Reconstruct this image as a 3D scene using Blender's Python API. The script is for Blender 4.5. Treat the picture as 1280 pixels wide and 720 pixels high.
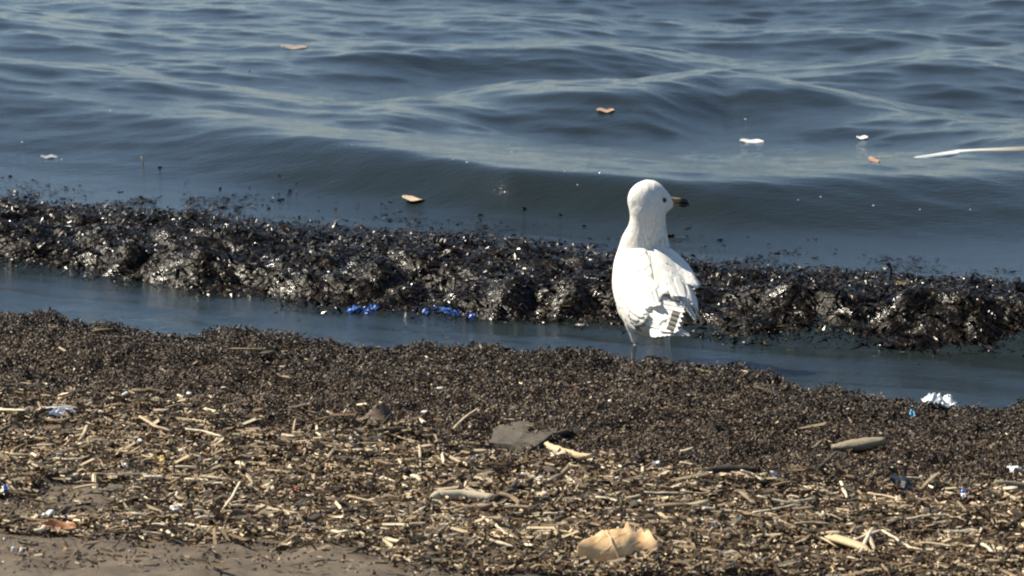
import bpy, bmesh, math, random
import numpy as np
from mathutils import Vector, Matrix
for o in list(bpy.data.objects): bpy.data.objects.remove(o)
S = bpy.context.scene; COL = S.collection
R = math.radians
rng = np.random.default_rng(7); random.seed(7)

# ------------------------------------------------------------------ camera
CAM_H, PITCH, FPX = 1.60, R(10.3), 5103.0          # metres above the water, tilt down, focal length in photo pixels
cam = bpy.data.cameras.new('camera'); co = bpy.data.objects.new('camera', cam); COL.objects.link(co)
co.location = (0, 0, CAM_H); co.rotation_euler = (R(90) - PITCH, 0, 0)
cam.sensor_width = 36; cam.lens = 36 * FPX / 1280; cam.clip_start = .1; cam.clip_end = 5000
cam.dof.use_dof = True; cam.dof.focus_distance = 8.0; cam.dof.aperture_fstop = 20
S.camera = co
# ------------------------------------------------------------------ sky, sun, exposure
SUN_EL, SUN_AZ = 47, -66                            # azimuth clockwise from +Y: the sun stands to the left, a little beyond
w = bpy.data.worlds.new('World'); S.world = w; w.use_nodes = True
nt = w.node_tree; bg = nt.nodes['Background']; sky = nt.nodes.new('ShaderNodeTexSky')
sky.sky_type = 'NISHITA'; sky.sun_disc = False; sky.sun_elevation = R(SUN_EL); sky.sun_rotation = R(SUN_AZ % 360)
sky.dust_density = .15; sky.air_density = .9; sky.ozone_density = 1.3
nt.links.new(sky.outputs[0], bg.inputs[0]); bg.inputs[1].default_value = .066
sl = bpy.data.lights.new('sun', 'SUN'); sl.energy = 4.6; sl.angle = R(.5); sl.color = (1, .90, .73)
so = bpy.data.objects.new('sun', sl); COL.objects.link(so)
sd = Vector((math.sin(R(SUN_AZ)) * math.cos(R(SUN_EL)), math.cos(R(SUN_AZ)) * math.cos(R(SUN_EL)), math.sin(R(SUN_EL))))
so.rotation_euler = sd.to_track_quat('Z', 'Y').to_euler(); so.location = sd * 30
S.view_settings.view_transform = 'Standard'; S.view_settings.look = 'None'
S.cycles.filter_width = 2.1; S.view_settings.exposure = 0.95; S.view_settings.gamma = 1

# ------------------------------------------------------------------ numeric helpers
def hash2(ix, iy, seed):
    h = (ix.astype(np.int64) * 374761393 + iy.astype(np.int64) * 668265263 + seed * 974634777) & 0xffffffff
    h = ((h ^ (h >> 13)) * 1274126177) & 0xffffffff
    return ((h ^ (h >> 16)) & 0xffff) / 65535.0
def vnoise(x, y, seed=0):                           # value noise, about -1..1
    x = np.asarray(x, float); y = np.asarray(y, float)
    ix = np.floor(x); iy = np.floor(y); fx = x - ix; fy = y - iy
    fx = fx ** 3 * (fx * (fx * 6 - 15) + 10); fy = fy ** 3 * (fy * (fy * 6 - 15) + 10)
    a = hash2(ix, iy, seed); b = hash2(ix + 1, iy, seed); c = hash2(ix, iy + 1, seed); d = hash2(ix + 1, iy + 1, seed)
    return 2 * ((a * (1 - fx) + b * fx) * (1 - fy) + (c * (1 - fx) + d * fx) * fy) - 1
def rnoise(x, y, seed=0):                           # the same on a turned lattice
    return vnoise(x * .8 - y * .6 + 17.3, x * .6 + y * .8 - 5.1, seed)
def fbm(x, y, seed=0, n=3):
    v = 0; a = 1; t = 0
    for i in range(n):
        v = v + a * (vnoise if i % 2 else rnoise)(x * 2 ** i, y * 2 ** i, seed + i * 7); t += a; a *= .5
    return v / t
def smooth(a, b, x):
    t = np.clip((np.asarray(x, float) - a) / (b - a), 0, 1); return t * t * (3 - 2 * t)
def lerpx(x, xs, ys):                               # np.interp with straight extrapolation
    x = np.asarray(x, float); y = np.interp(x, xs, ys)
    y = np.where(x < xs[0], ys[0] + (x - xs[0]) * -.45, y); return np.where(x > xs[-1], ys[-1] + (x - xs[-1]) * -.45, y)
cp, sp = math.cos(PITCH), math.sin(PITCH)
def ray(px, py):
    a = (px - 640) / FPX; b = (360 - py) / FPX
    return np.array([a, cp + b * sp, -sp + b * cp])
def at_z(px, py, z=0.):                             # the point of a photo pixel at height z
    d = ray(px, py); t = (z - CAM_H) / d[2]; return np.array([d[0] * t, d[1] * t, z])
def to_px(x, y, z):
    dz = z - CAM_H; dep = y * cp - dz * sp; up = y * sp + dz * cp
    return 640 + FPX * x / dep, 360 - FPX * up / dep
def line(pts, z):
    q = np.array([at_z(a, b, z) for a, b in pts]); q = q[np.argsort(q[:, 0])]
    return lambda x, q=q: lerpx(x, q[:, 0], q[:, 1])

# ------------------------------------------------------------------ the lie of the beach and the water
shore = line([(-60, 393), (0, 392), (60, 392), (110, 398), (190, 412), (245, 414), (275, 404), (330, 414), (385, 426), (455, 431), (530, 433),
              (640, 433), (780, 441), (850, 452), (905, 455), (1000, 477), (1100, 492), (1180, 501), (1280, 504), (1340, 507)], .045)
LUMPS = [(590, 432, .022, .024), (600, 440, .012, .03), (415, 426, .024, .034), (440, 428, .016, .03), (62, 398, .012, .05), (875, 456, .012, .03)]
LUMPS = [(at_z(a, b, .045)[0], at_z(a, b, .045)[1], h, r) for a, b, h, r in LUMPS]
DIPS = [(at_z(a, b, .045)[0], at_z(a, b, .045)[1], h, r) for a, b, h, r in
        [(30, 478, -.02, .035), (90, 560, -.016, .045), (715, 552, -.02, .03), (915, 596, -.022, .05), (1010, 640, -.01, .02), (380, 520, -.012, .03)]]
def zbeach(x, y):
    x = np.asarray(x, float); y = np.asarray(y, float)
    d = (shore(x) - y) * .9
    z = np.interp(d, [-900, -40, -2, -.4, -.16, -.06, .0, .05, .12, .5, 1, 2, 8, 60, 300],
                     [-6, -3, -.3, -.075, -.03, -.006, .022, .040, .046, .044, .050, .085, .33, 1.5, 3])
    m = smooth(-.12, .02, d) * (1 - smooth(3, 6, d))
    z = z + m * (.022 * (1 - smooth(.5, .9, d)) * (np.sqrt(np.abs(vnoise(x / .055, y / .07, 15))) - .6) + .012 * fbm(x / .22, y / .22, 3, 2) + .012 * rnoise(x / .075, y / .085, 5) * (1 - .5 * smooth(.9, 1.5, d)) + .004 * vnoise(x / .03, y / .03, 9))
    for a, b, h, r in LUMPS + DIPS: z = z + h * np.exp(-((x - a) ** 2 + (y - b) ** 2) / (2 * (r * .6) ** 2))
    return z
def ground(px, py):
    z = .05
    for _ in range(12): p = at_z(px, py, z); z = float(zbeach(p[0], p[1]))
    return np.array([p[0], p[1], z])

wf = line([(-60, 328), (0, 335), (200, 362), (330, 378), (400, 388), (640, 404), (900, 426), (1100, 440), (1280, 447), (1340, 449)], .0)     # weedy wave: foot
wc = line([(-60, 268), (0, 275), (300, 298), (640, 326), (960, 362), (1280, 385), (1340, 388)], .065)                                        # its crest
wb = line([(-60, 233), (0, 238), (300, 262), (640, 297), (960, 322), (1280, 350), (1340, 352)], .015)                                        # where the weed thins out
c2 = line([(-60, 100), (0, 106), (250, 140), (450, 178), (640, 205), (900, 216), (1100, 210), (1280, 203), (1340, 200)], .10)               # next wave: crest
f2 = line([(-60, 206), (0, 214), (300, 240), (640, 268), (900, 288), (1280, 304), (1340, 306)], .012)                                        # its foot
c3 = line([(-60, 60), (200, 84), (480, 104), (640, 92), (800, 92), (900, 80), (1000, 96), (1120, 112), (1340, 130)], .12)
def hump(y, f, c, back, e=1.0):
    up = smooth(0, 1, (y - f) / np.maximum(c - f, .05)); dn = 1 - smooth(0, 1, (y - c) / back)
    return np.where(y < c, up ** e, dn)
def zwater(x, y):
    x = np.asarray(x, float); y = np.asarray(y, float)
    far = 1 - smooth(60, 220, np.hypot(x, y))
    t = x * .9 - y * .44; s = x * .44 + y * .9
    off = np.clip((y - shore(x)) / 1.2, 0, 1)
    yw = y + .05 * vnoise(x / .3, 0 * x, 41)
    z = (.055 + .014 * vnoise(x / .25, 0 * x, 31)) * hump(yw, wf(x), wc(x) - .03, .85)
    y2 = y + .07 * rnoise(x / .8, y / 1.2, 23) * off
    z = z + (.094 + .010 * vnoise(x / .6, 0 * x, 33)) * hump(y2, f2(x), c2(x), 1.5, 1.15)
    y3 = y + .25 * rnoise(x / .6, y / 1.0, 29)
    a3 = .085 * np.exp(-((x - .40) / .70) ** 2) + .018
    z = z + a3 * hump(y3, c3(x) - .62, c3(x), .8)
    o = smooth(9.7, 12.5, y + .45 * x)
    z = z + o * far * (.038 * rnoise(t / 1.3 + .3 * vnoise(s, t, 77), s / .72, 51) + .018 * vnoise(t / .55, s / .36, 57))
    g = (.25 + .75 * smooth(9.6, 11.2, y + .45 * x)) * far
    z = z + g * (.0085 * rnoise(t / .26, s / .15, 61) + .0044 * vnoise(t / .12, s / .068, 63) + .0016 * rnoise(t / .065, s / .035, 65))
    nr_ = 1 - smooth(0, .9, y - shore(x)); z = z + (.0018 + .0050 * nr_) * rnoise(t / .24, s / .085, 67) + (.001 + .0018 * nr_) * vnoise(t / .11, s / .036, 69)
    return z * smooth(-.05, .25, y - shore(x) + .05)
# dryness of the wrack and bare sand, laid out on the ground
def dry(x, y):
    px, py = to_px(x, y, .045)
    yl = np.interp(px, [0, 300, 640, 900, 1280], [482, 515, 560, 598, 622])
    return smooth(-25, 60, py - yl + 26 * fbm(x / .12, y / .25, 91, 2))
def sand(x, y):
    px, py = to_px(x, y, .045)
    yl = np.interp(px, [-200, 0, 150, 250, 350, 450, 540, 700], [668, 680, 686, 697, 704, 711, 732, 760])
    a = smooth(-8, 12, py - yl + 22 * fbm(x / .07, y / .12, 95, 3))
    b = smooth(1.1, .6, ((px - 108) / 72) ** 2 + ((py - 632) / 19) ** 2 + .5 * fbm(x / .05, y / .1, 97, 2))
    c = smooth(1.1, .6, ((px - 40) / 90) ** 2 + ((py - 648) / 18) ** 2 + .6 * fbm(x / .05, y / .1, 98, 2))
    return np.maximum(a, np.maximum(b, .8 * c))

# ------------------------------------------------------------------ mesh and material helpers
def mesh_np(name, V, F, mat=None, col=None, flat=True, attrs=None):
    V = np.asarray(V, np.float32); F = np.asarray(F, np.int32); k = F.shape[1]
    m = bpy.data.meshes.new(name); m.vertices.add(len(V)); m.vertices.foreach_set('co', V.ravel())
    m.loops.add(F.size); m.loops.foreach_set('vertex_index', F.ravel())
    m.polygons.add(len(F)); m.polygons.foreach_set('loop_start', np.arange(0, F.size, k, dtype=np.int32))
    m.polygons.foreach_set('use_smooth', np.full(len(F), not flat))
    if col is not None:
        a = m.color_attributes.new('col', 'FLOAT_COLOR', 'POINT'); c = np.ones((len(V), 4), np.float32); c[:, :3] = col
        a.data.foreach_set('color', c.ravel())
    for n, v in (attrs or {}).items():
        a = m.attributes.new(n, 'FLOAT', 'POINT'); a.data.foreach_set('value', np.asarray(v, np.float32).ravel())
    m.update(calc_edges=True); m.validate()
    if mat: m.materials.append(mat)
    return m
def put(name, mesh, parent=None, loc=None, rot=None, scale=None, label=None, cat=None, group=None, kind=None):
    o = bpy.data.objects.new(name, mesh); COL.objects.link(o)
    if parent: o.parent = parent
    if loc is not None: o.location = loc
    if rot is not None: o.rotation_euler = rot
    if scale is not None: o.scale = scale if hasattr(scale, '__len__') else (scale,) * 3
    for k, v in (('label', label), ('category', cat), ('group', group), ('kind', kind)):
        if v: o[k] = v
    return o
def grid(xs, ys, zf):
    X, Y = np.meshgrid(xs, ys); Z = zf(X, Y); n, m = X.shape
    V = np.stack([X, Y, Z], -1).reshape(-1, 3); i = np.arange((n - 1) * (m - 1)); r = i // (m - 1); c = i % (m - 1); a = r * m + c
    return V, np.stack([a, a + 1, a + m + 1, a + m], 1)
def spread(lo, hi, step, end0, end1, k=1.35):
    a = list(np.arange(lo, hi + 1e-6, step)); s = step; L = []; v = lo
    while v > end0: s *= k; v -= s; L.append(v)
    s = step; H = []; v = hi
    while v < end1: s *= k; v += s; H.append(v)
    return np.array(L[::-1] + a + H)
class NT:
    def __init__(s, name):
        s.m = bpy.data.materials.new(name); s.m.use_nodes = True; s.t = s.m.node_tree; s.n = s.t.nodes; s.b = s.n['Principled BSDF']
    def new(s, t, **k):
        n = s.n.new(t)
        for a, v in k.items(): setattr(n, a, v)
        return n
    def link(s, a, b): s.t.links.new(a, b)
    def set(s, **k):
        for a, v in k.items(): s.b.inputs[a.replace('_', ' ')].default_value = v
    def noise(s, scale, detail=4, rough=.6, vec=None, stretch=None):
        n = s.new('ShaderNodeTexNoise'); n.inputs['Scale'].default_value = scale; n.inputs['Detail'].default_value = detail; n.inputs['Roughness'].default_value = rough
        tc = s.new('ShaderNodeTexCoord'); v = tc.outputs['Object']
        if stretch:
            mp = s.new('ShaderNodeMapping'); mp.inputs['Scale'].default_value = stretch[:3]; mp.inputs['Rotation'].default_value = (0, 0, stretch[3] if len(stretch) > 3 else 0)
            s.link(v, mp.inputs[0]); v = mp.outputs[0]
        s.link(v, n.inputs['Vector']); return n
    def ramp(s, src, stops):
        r = s.new('ShaderNodeValToRGB'); e = r.color_ramp.elements
        while len(e) < len(stops): e.new(.5)
        for q, (p, c) in zip(e, stops): q.position = p; q.color = (*c, 1) if len(c) == 3 else c
        s.link(src, r.inputs[0]); return r
    def bump(s, src, strength, dist=.01):
        b = s.new('ShaderNodeBump'); b.inputs['Strength'].default_value = strength; b.inputs['Distance'].default_value = dist
        s.link(src, b.inputs['Height']); s.link(b.outputs[0], s.b.inputs['Normal']); return b
def simple(name, c0, c1, scale=60, rough=.75, bump=.4, dist=.003, stretch=None, **k):
    M = NT(name); n = M.noise(scale, 5, .65, stretch=stretch)
    M.link(M.ramp(n.outputs['Fac'], [(.3, c0), (.7, c1)]).outputs[0], M.b.inputs['Base Color']); M.set(Roughness=rough, **k)
    M.bump(n.outputs['Fac'], bump, dist); return M.m
def attr_mat(name, rough=.7, spec=.4, wet=None, bscale=250, bump=.4):
    M = NT(name); a = M.new('ShaderNodeAttribute', attribute_name='col'); M.link(a.outputs['Color'], M.b.inputs['Base Color'])
    M.set(Roughness=rough); M.b.inputs['Specular IOR Level'].default_value = spec
    n = M.noise(bscale, 3); M.bump(n.outputs['Fac'], bump, .002)
    if wet: M.link(M.ramp(n.outputs['Fac'], [(.35, (wet[0],) * 3), (.65, (wet[1],) * 3)]).outputs[0], M.b.inputs['Roughness'])
    return M.m

# ------------------------------------------------------------------ setting: beach and lake
def m_beach():
    M = NT('beach_sand'); n = M.noise(22, 6, .65); n2 = M.noise(420, 3, .6)
    c = M.ramp(n.outputs['Fac'], [(.3, (.085, .064, .043)), (.5, (.13, .100, .068)), (.72, (.18, .142, .098))])
    d = M.ramp(n2.outputs['Fac'], [(.3, (.018, .014, .010)), (.7, (.06, .047, .033))])
    a = M.new('ShaderNodeAttribute', attribute_name='sand'); mx = M.new('ShaderNodeMix', data_type='RGBA')
    M.link(a.outputs['Fac'], mx.inputs[0]); M.link(d.outputs[0], mx.inputs[6]); M.link(c.outputs[0], mx.inputs[7]); M.link(mx.outputs[2], M.b.inputs['Base Color'])
    M.set(Roughness=.85); M.bump(n2.outputs['Fac'], .9, .006); return M.m
xs = spread(-1.8, 1.8, .0135, -700, 700); ys = spread(5.7, 9.0, .0125, -300, 900)
V, F = grid(xs, ys, zbeach)
me = mesh_np('beach', V, F, m_beach(), flat=False, attrs={'sand': sand(V[:, 0], V[:, 1])})
put('beach', me, kind='structure')
def m_water():
    M = NT('lake_water'); M.set(Base_Color=(.014, .0205, .0215, 1), Roughness=.09, IOR=1.33)
    n = M.noise(30, 5, .6, stretch=(1.0, 2.2, 1, R(26))); n2 = M.noise(95, 3, .6, stretch=(1., 1.9, 1, R(20)))
    ad = M.new('ShaderNodeMath', operation='MULTIPLY_ADD'); M.link(n2.outputs['Fac'], ad.inputs[0]); ad.inputs[1].default_value = .35; M.link(n.outputs['Fac'], ad.inputs[2])
    M.bump(ad.outputs[0], .35, .006); return M.m
xs = spread(-2.0, 2.0, .016, -1500, 1500); ys = spread(7.2, 15.5, .0145, 6.9, 2500)
ys = ys[ys > 6.8]
V, F = grid(xs, ys, zwater)
keep = (V[F[:, 0], 1] > shore(V[F[:, 0], 0]) - .6)
put('lake_water', mesh_np('lake_water', V, F[keep], m_water(), flat=False), kind='structure')

# ------------------------------------------------------------------ loose matter: scattered pieces in one mesh
def rot_mats(n, tilt):                               # random yaw, limited tilt
    yaw = rng.uniform(0, 2 * np.pi, n); ax = rng.uniform(0, 2 * np.pi, n); ti = rng.normal(0, 1, n) * tilt
    c, s = np.cos(yaw), np.sin(yaw); Z = np.zeros(n); O = np.ones(n)
    A = np.stack([np.stack([c, -s, Z], 1), np.stack([s, c, Z], 1), np.stack([Z, Z, O], 1)], 1)
    k = np.stack([np.cos(ax), np.sin(ax), Z], 1); K = np.zeros((n, 3, 3))
    K[:, 0, 2] = k[:, 1]; K[:, 1, 2] = -k[:, 0]; K[:, 2, 0] = -k[:, 1]; K[:, 2, 1] = k[:, 0]
    st = np.sin(ti)[:, None, None]; ct = (1 - np.cos(ti))[:, None, None]
    B = np.eye(3)[None] + st * K + ct * (K @ K)
    return B @ A
FLAKE = (np.array([[-1, -1, 0], [0, -1, 0], [1, -.7, 0], [1, .7, 0], [0, 1, 0], [-1, .8, 0]], float), np.array([[0, 1, 4, 5], [1, 2, 3, 4]]))
GRAIN = (np.array([[1, 0, 0], [0, 1, 0], [-1, 0, 0], [0, -1, 0], [0, 0, 1]], float),
         np.array([[0, 1, 4], [1, 2, 4], [2, 3, 4], [3, 0, 4]]))
BAR = (np.array([[-1, -1, -1], [-1, 1, -1], [-1, 0, 1], [1, -.8, -1], [1, .8, -1], [1, 0, .9]], float),
       np.array([[0, 3, 5, 2], [1, 2, 5, 4], [0, 1, 4, 3]]))
def pieces(kind, pos, size, tilt, col, jit=.25, curl=0.):
    T, F = kind; n = len(pos); k = len(T)
    L = np.repeat(T[None], n, 0) + rng.normal(0, jit, (n, k, 3)) * (np.abs(T)[None] + .15)
    L = L * size[:, None, :]
    if curl: L[:, :, 2] += (rng.normal(0, curl, n)[:, None] * T[None, :, 0] ** 2 + rng.normal(0, curl, n)[:, None] * T[None, :, 1] ** 2) * size[:, None, 0]
    L = np.einsum('nij,nkj->nki', rot_mats(n, tilt), L) + pos[:, None, :]
    return L.reshape(-1, 3), (F[None] + (np.arange(n) * k)[:, None, None]).reshape(-1, F.shape[1]), np.repeat(col, k, 0)
def merge(parts):
    V, F, C = [], [], []; o = 0
    for v, f, c in parts: V.append(v); F.append(f + o); C.append(c); o += len(v)
    return np.concatenate(V), np.concatenate(F), np.concatenate(C)
def pal(n, cols, wts, var=.25):
    c = np.array(cols)[rng.choice(len(cols), n, p=np.array(wts) / sum(wts))]
    return c * np.exp(rng.normal(0, var, (n, 1)))
def scatter(n, dens, x0=-1.7, x1=1.7, y0=5.95, y1=8.95):
    x = rng.uniform(x0, x1, n); y = rng.uniform(y0, y1, n); k = rng.random(n) < dens(x, y); return x[k], y[k]
def d_shore(x, y): return shore(x) - y
# dark wet wrack: crumbs and flakes
x, y = scatter(640000, lambda x, y: (d_shore(x, y) > -.06) * (1 - .66 * dry(x, y)) * (1 - .93 * sand(x, y)))
n = len(x); h = rng.random(n) ** 2; dr = dry(x, y)
sz = np.stack([rng.uniform(.0022, .0052, n), rng.uniform(.0016, .0034, n), rng.uniform(.0013, .0028, n)], 1)
sz *= (.82 + .2 * dr)[:, None]
c = pal(n, [(.028, .0168, .0082), (.053, .0330, .0162), (.096, .061, .031), (.18, .123, .066)], [32, 38, 23, 7]) * (1 + .75 * dr)[:, None]
c *= (.55 + .45 * smooth(.05, .55, d_shore(x, y) + .12 * fbm(x / .1, y / .1, 141, 2)))[:, None]
p = np.stack([x, y, zbeach(x, y) + .001 + .007 * h], 1)
gA = pieces(GRAIN, p, sz, .7, c, .3)
me = mesh_np('wrack_crumbs', gA[0], gA[1], attr_mat('wet_wrack', .5, .45, (.32, .7)), gA[2])
put('dark_wrack', me, label='damp dark brown crumbs of rotted weed heaped along the shore', cat='weed wrack', kind='stuff')
x, y = scatter(240000, lambda x, y: (d_shore(x, y) > -.05) * (1 - .25 * dry(x, y)) * (1 - .95 * sand(x, y)))
n = len(x); dr = dry(x, y); L = rng.uniform(.0025, .0065, n)
L = L * (.78 + .3 * dr)
c = pal(n, [(.032, .0195, .0098), (.063, .0395, .0198), (.112, .072, .037), (.21, .147, .082)], [34, 38, 21, 7]) * (1 + .8 * dr)[:, None]
lite = (rng.random(n) < .012 + .14 * dr)
c[lite] = pal(lite.sum(), [(.34, .27, .17), (.48, .40, .27), (.28, .20, .12)], [4, 2, 3])
c *= (.55 + .45 * smooth(.05, .55, d_shore(x, y) + .12 * fbm(x / .1, y / .1, 141, 2)))[:, None]
p = np.stack([x, y, zbeach(x, y) + .005 + .008 * rng.random(n)], 1)
g = pieces(FLAKE, p, np.stack([L, L * rng.uniform(.2, .5, n), L * .1], 1), .75, c, .25, .55)
put('wrack_flakes', mesh_np('wrack_flakes', g[0], g[1], attr_mat('wrack_flake', .6, .4, (.4, .8)), g[2]),
    label='brown flakes of torn weed lying thick over the wrack', cat='weed wrack', kind='stuff')
# small dry splinters and straw, too many to count
x, y = scatter(200000, lambda x, y: (dry(x, y) * .66 + .006) * (d_shore(x, y) > .05) * (1 - .93 * sand(x, y)))
n = len(x); L = np.exp(rng.normal(math.log(.0056), .55, n)).clip(.002, .019); lg = rng.random(n) < .025; L[lg] = rng.uniform(.016, .032, lg.sum())
c = pal(n, [(.055, .035, .018), (.135, .092, .051), (.27, .205, .128), (.48, .39, .255), (.66, .57, .41)], [24, 30, 25, 14, 7], .2)
p = np.stack([x, y, zbeach(x, y) + .007 + .008 * rng.random(n)], 1)
g = pieces(BAR, p, np.stack([L, np.minimum(L * rng.uniform(.10, .30, n) + .0006, .0034), np.minimum(L * .08, .0012) + .0005], 1), .3, c, .2)
put('dry_splinters', mesh_np('dry_splinters', g[0], g[1], attr_mat('dry_splinter', .8, .25), g[2]),
    label='fine tan reed splinters and chaff strewn over the drier wrack', cat='plant litter', kind='stuff')

# ------------------------------------------------------------------ weed rolling in the small breaking wave
wl = [(1215, 432, .030, .06), (1130, 428, .018, .04), (835, 408, .026, .05), (640, 392, .03, .07), (250, 356, .03, .06), (480, 372, .03, .05), (990, 412, .03, .06), (235, 300, .02, .05), (720, 396, .026, .05)]
wl = [(at_z(a, b, .0)[0], at_z(a, b, .0)[1] + .02, h, r) for a, b, h, r in wl]
def q_band(x, y): return (y - wf(x)) / (wb(x) - wf(x))
def zweed(x, y):
    q = q_band(x, y) + .06 * fbm(x / .16, y / .2, 110, 2)
    env = smooth(-.03, .15, q) * (1 - smooth(.40, 1.02, q))
    r1 = np.abs(fbm(x / .17, y / .15, 101, 2)); r2 = np.abs(vnoise(x / .085 + y / .12, y / .06, 104))
    lump = .034 * (np.sqrt(r1 + .02) - .45) + .022 * (np.sqrt(r2 + .02) - .5) + .010 * (np.abs(vnoise(x / .036 + y / .05, y / .032, 106)) - .4) + .002 * vnoise(x / .010, y / .012, 108)
    z = zwater(x, y) + env * (lump * 1.15 + .014) - (1 - env) * .012
    for a, b, h, r in wl: z = z + h * np.exp(-((x - a) ** 2 + ((y - b) * 1.0) ** 2) / (2 * (r * .6) ** 2))
    return z
tt = np.arange(-1.75, 1.75, .007); qq = np.linspace(-.06, 1.1, 230)
X = np.repeat(tt[None], len(qq), 0); Y = wf(X) + qq[:, None] * (wb(X) - wf(X)); Z = zweed(X, Y)
nr, nc = X.shape; i = np.arange((nr - 1) * (nc - 1)); a = (i // (nc - 1)) * nc + i % (nc - 1)
F1 = np.stack([a, a + 1, a + nc + 1, a + nc], 1)
M = NT('wet_seaweed'); n_ = M.noise(70, 3, .5, stretch=(1, 1.4, 1.2)); M.link(M.ramp(n_.outputs['Fac'], [(.3, (.003, .0023, .0015)), (.55, (.008, .006, .0036)), (.75, (.022, .015, .008))]).outputs[0], M.b.inputs['Base Color'])
M.set(Roughness=.22); M.bump(n_.outputs['Fac'], .55, .010)
w1 = M.noise(26, 4, .65); wr = M.ramp(w1.outputs['Fac'], [(.50, (.40,) * 3), (.62, (.19,) * 3)]); M.link(wr.outputs[0], M.b.inputs['Roughness'])
ws = M.ramp(w1.outputs['Fac'], [(.50, (.10,) * 3), (.63, (.38,) * 3)]); M.link(ws.outputs[0], M.b.inputs['Specular IOR Level'])
put('seaweed_mat', mesh_np('seaweed_mat', np.stack([X, Y, Z], -1).reshape(-1, 3), F1, M.m, flat=False),
    label='dark wet weed packed into the small breaking wave along the shore', cat='seaweed', kind='stuff')
def dens_weed(x, y):
    q = q_band(x, y) + .08 * fbm(x / .16, y / .2, 110, 2)
    return np.where(q < .5, smooth(-.03, .06, q) * .6, .6 + .25 * smooth(.5, .6, q) - .85 * smooth(.6, 1.05, q)) * .8 + .85 * (1 - smooth(.8, 1.35, q)) * smooth(.4, .6, q) * smooth(-.1, .45, fbm(x / .10, y / .12, 111, 3)) + .03 * (1 - smooth(1.0, 1.5, q)) * (q > .5) * (vnoise(x / .1, y / .1, 117) > .1)
x, y = scatter(280000, dens_weed, -1.75, 1.75, 7.5, 11.3); n = len(x); L = np.exp(rng.normal(math.log(.0042), .45, n)).clip(.002, .013)
q = q_band(x, y); L = L * (1 + .25 * smooth(.6, .9, q)); zz = np.where(q < .75, np.maximum(zweed(x, y), zwater(x, y)), zwater(x, y))
c = pal(n, [(.004, .003, .002), (.009, .0065, .004), (.02, .014, .008), (.055, .038, .02)], [36, 38, 20, 6])
g1 = pieces(FLAKE, np.stack([x, y, zz + .002 + .008 * rng.random(n) * (q < .75)], 1), np.stack([L, L * rng.uniform(.18, .45, n) * (1 + .6 * smooth(.6, .9, q)), L * .1], 1),
            .10 + .6 * (1 - smooth(.45, .8, q)), c, .25, .25)
x, y = scatter(42000, lambda x, y: smooth(-.05, .05, q_band(x, y)) * (1 - smooth(.6, 1.1, q_band(x, y))), -1.75, 1.75, 7.5, 11.3); n = len(x); L = np.exp(rng.normal(math.log(.0085), .35, n)).clip(.004, .018)
g2 = pieces(FLAKE, np.stack([x, y, np.maximum(zweed(x, y), zwater(x, y)) + .003 + .005 * rng.random(n)], 1), np.stack([L, L * rng.uniform(.07, .16, n) + .0006, L * .1], 1), .38,
            pal(n, [(.004, .003, .002), (.010, .007, .004), (.024, .016, .009), (.055, .038, .02)], [34, 38, 20, 8]), .2, .35)
x, y = scatter(26000, lambda x, y: (y > shore(x) + .03) * (q_band(x, y) < .02) * (.015 + .16 * smooth(-.22, .0, q_band(x, y)) + .12 * (1 - smooth(.0, .16, y - shore(x)))) * smooth(-.2, .5, fbm(x / .09, y / .05, 131, 2)), -1.75, 1.75, 7.2, 9.6); n = len(x); L = rng.uniform(.0015, .006, n)
g3 = pieces(FLAKE, np.stack([x, y, zwater(x, y) + .001], 1), np.stack([L, L * rng.uniform(.3, .7, n), L * .1], 1), .06, pal(n, [(.010, .007, .004), (.03, .02, .012), (.09, .07, .045)], [45, 40, 15]), .25, .1)
g1 = merge([g1, g2, g3])
put('seaweed_shreds', mesh_np('seaweed_shreds', g1[0], g1[1], attr_mat('wet_shred', .2, .3, (.18, .45), 120, .4), g1[2]),
    label='glossy black shreds of weed tumbling in the wave and drifting behind it', cat='seaweed', kind='stuff')

# ------------------------------------------------------------------ the gull
def loft(rings, caps=True):                          # rings: list of (k,3) arrays
    k = len(rings[0]); V = np.concatenate(rings); F = []
    for i in range(len(rings) - 1):
        for j in range(k): a = i * k + j; b = i * k + (j + 1) % k; F.append((a, b, b + k, a + k))
    me = bpy.data.meshes.new('loft'); T = [tuple(v) for v in V]
    if caps: F.append(tuple(range(k))[::-1]); F.append(tuple(range(len(T) - k, len(T))))
    me.from_pydata(T, [], F); me.update(); return me
def tube(pts, rad, k=8, flat=1.0):
    pts = [np.array(p, float) for p in pts]; rings = []
    for i, p in enumerate(pts):
        t = pts[min(i + 1, len(pts) - 1)] - pts[max(i - 1, 0)]; t /= np.linalg.norm(t) + 1e-9
        u = np.cross(t, [0, 0, 1.]); 
        if np.linalg.norm(u) < .2: u = np.cross(t, [0, 1., 0])
        u /= np.linalg.norm(u); v = np.cross(u, t); r = rad[i] if hasattr(rad, '__len__') else rad
        rings.append(np.array([p + r * (math.cos(a) * u + flat * math.sin(a) * v) for a in np.arange(k) * 2 * math.pi / k]))
    return loft(rings)
def smooth_all(me):
    me.polygons.foreach_set('use_smooth', np.ones(len(me.polygons), bool)); return me
def joined(meshes, voxel=None, it=6):
    bm = bmesh.new()
    for m in meshes: bm.from_mesh(m)
    bmesh.ops.recalc_face_normals(bm, faces=bm.faces)
    me = bpy.data.meshes.new('joined'); bm.to_mesh(me); bm.free()
    if voxel:
        o = bpy.data.objects.new('tmp', me); COL.objects.link(o)
        r = o.modifiers.new('r', 'REMESH'); r.mode = 'VOXEL'; r.voxel_size = voxel
        s_ = o.modifiers.new('s', 'SMOOTH'); s_.factor = .5; s_.iterations = it
        dg = bpy.context.evaluated_depsgraph_get(); m2 = bpy.data.meshes.new_from_object(o.evaluated_get(dg))
        bpy.data.objects.remove(o); me = m2
    return smooth_all(me)
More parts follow.
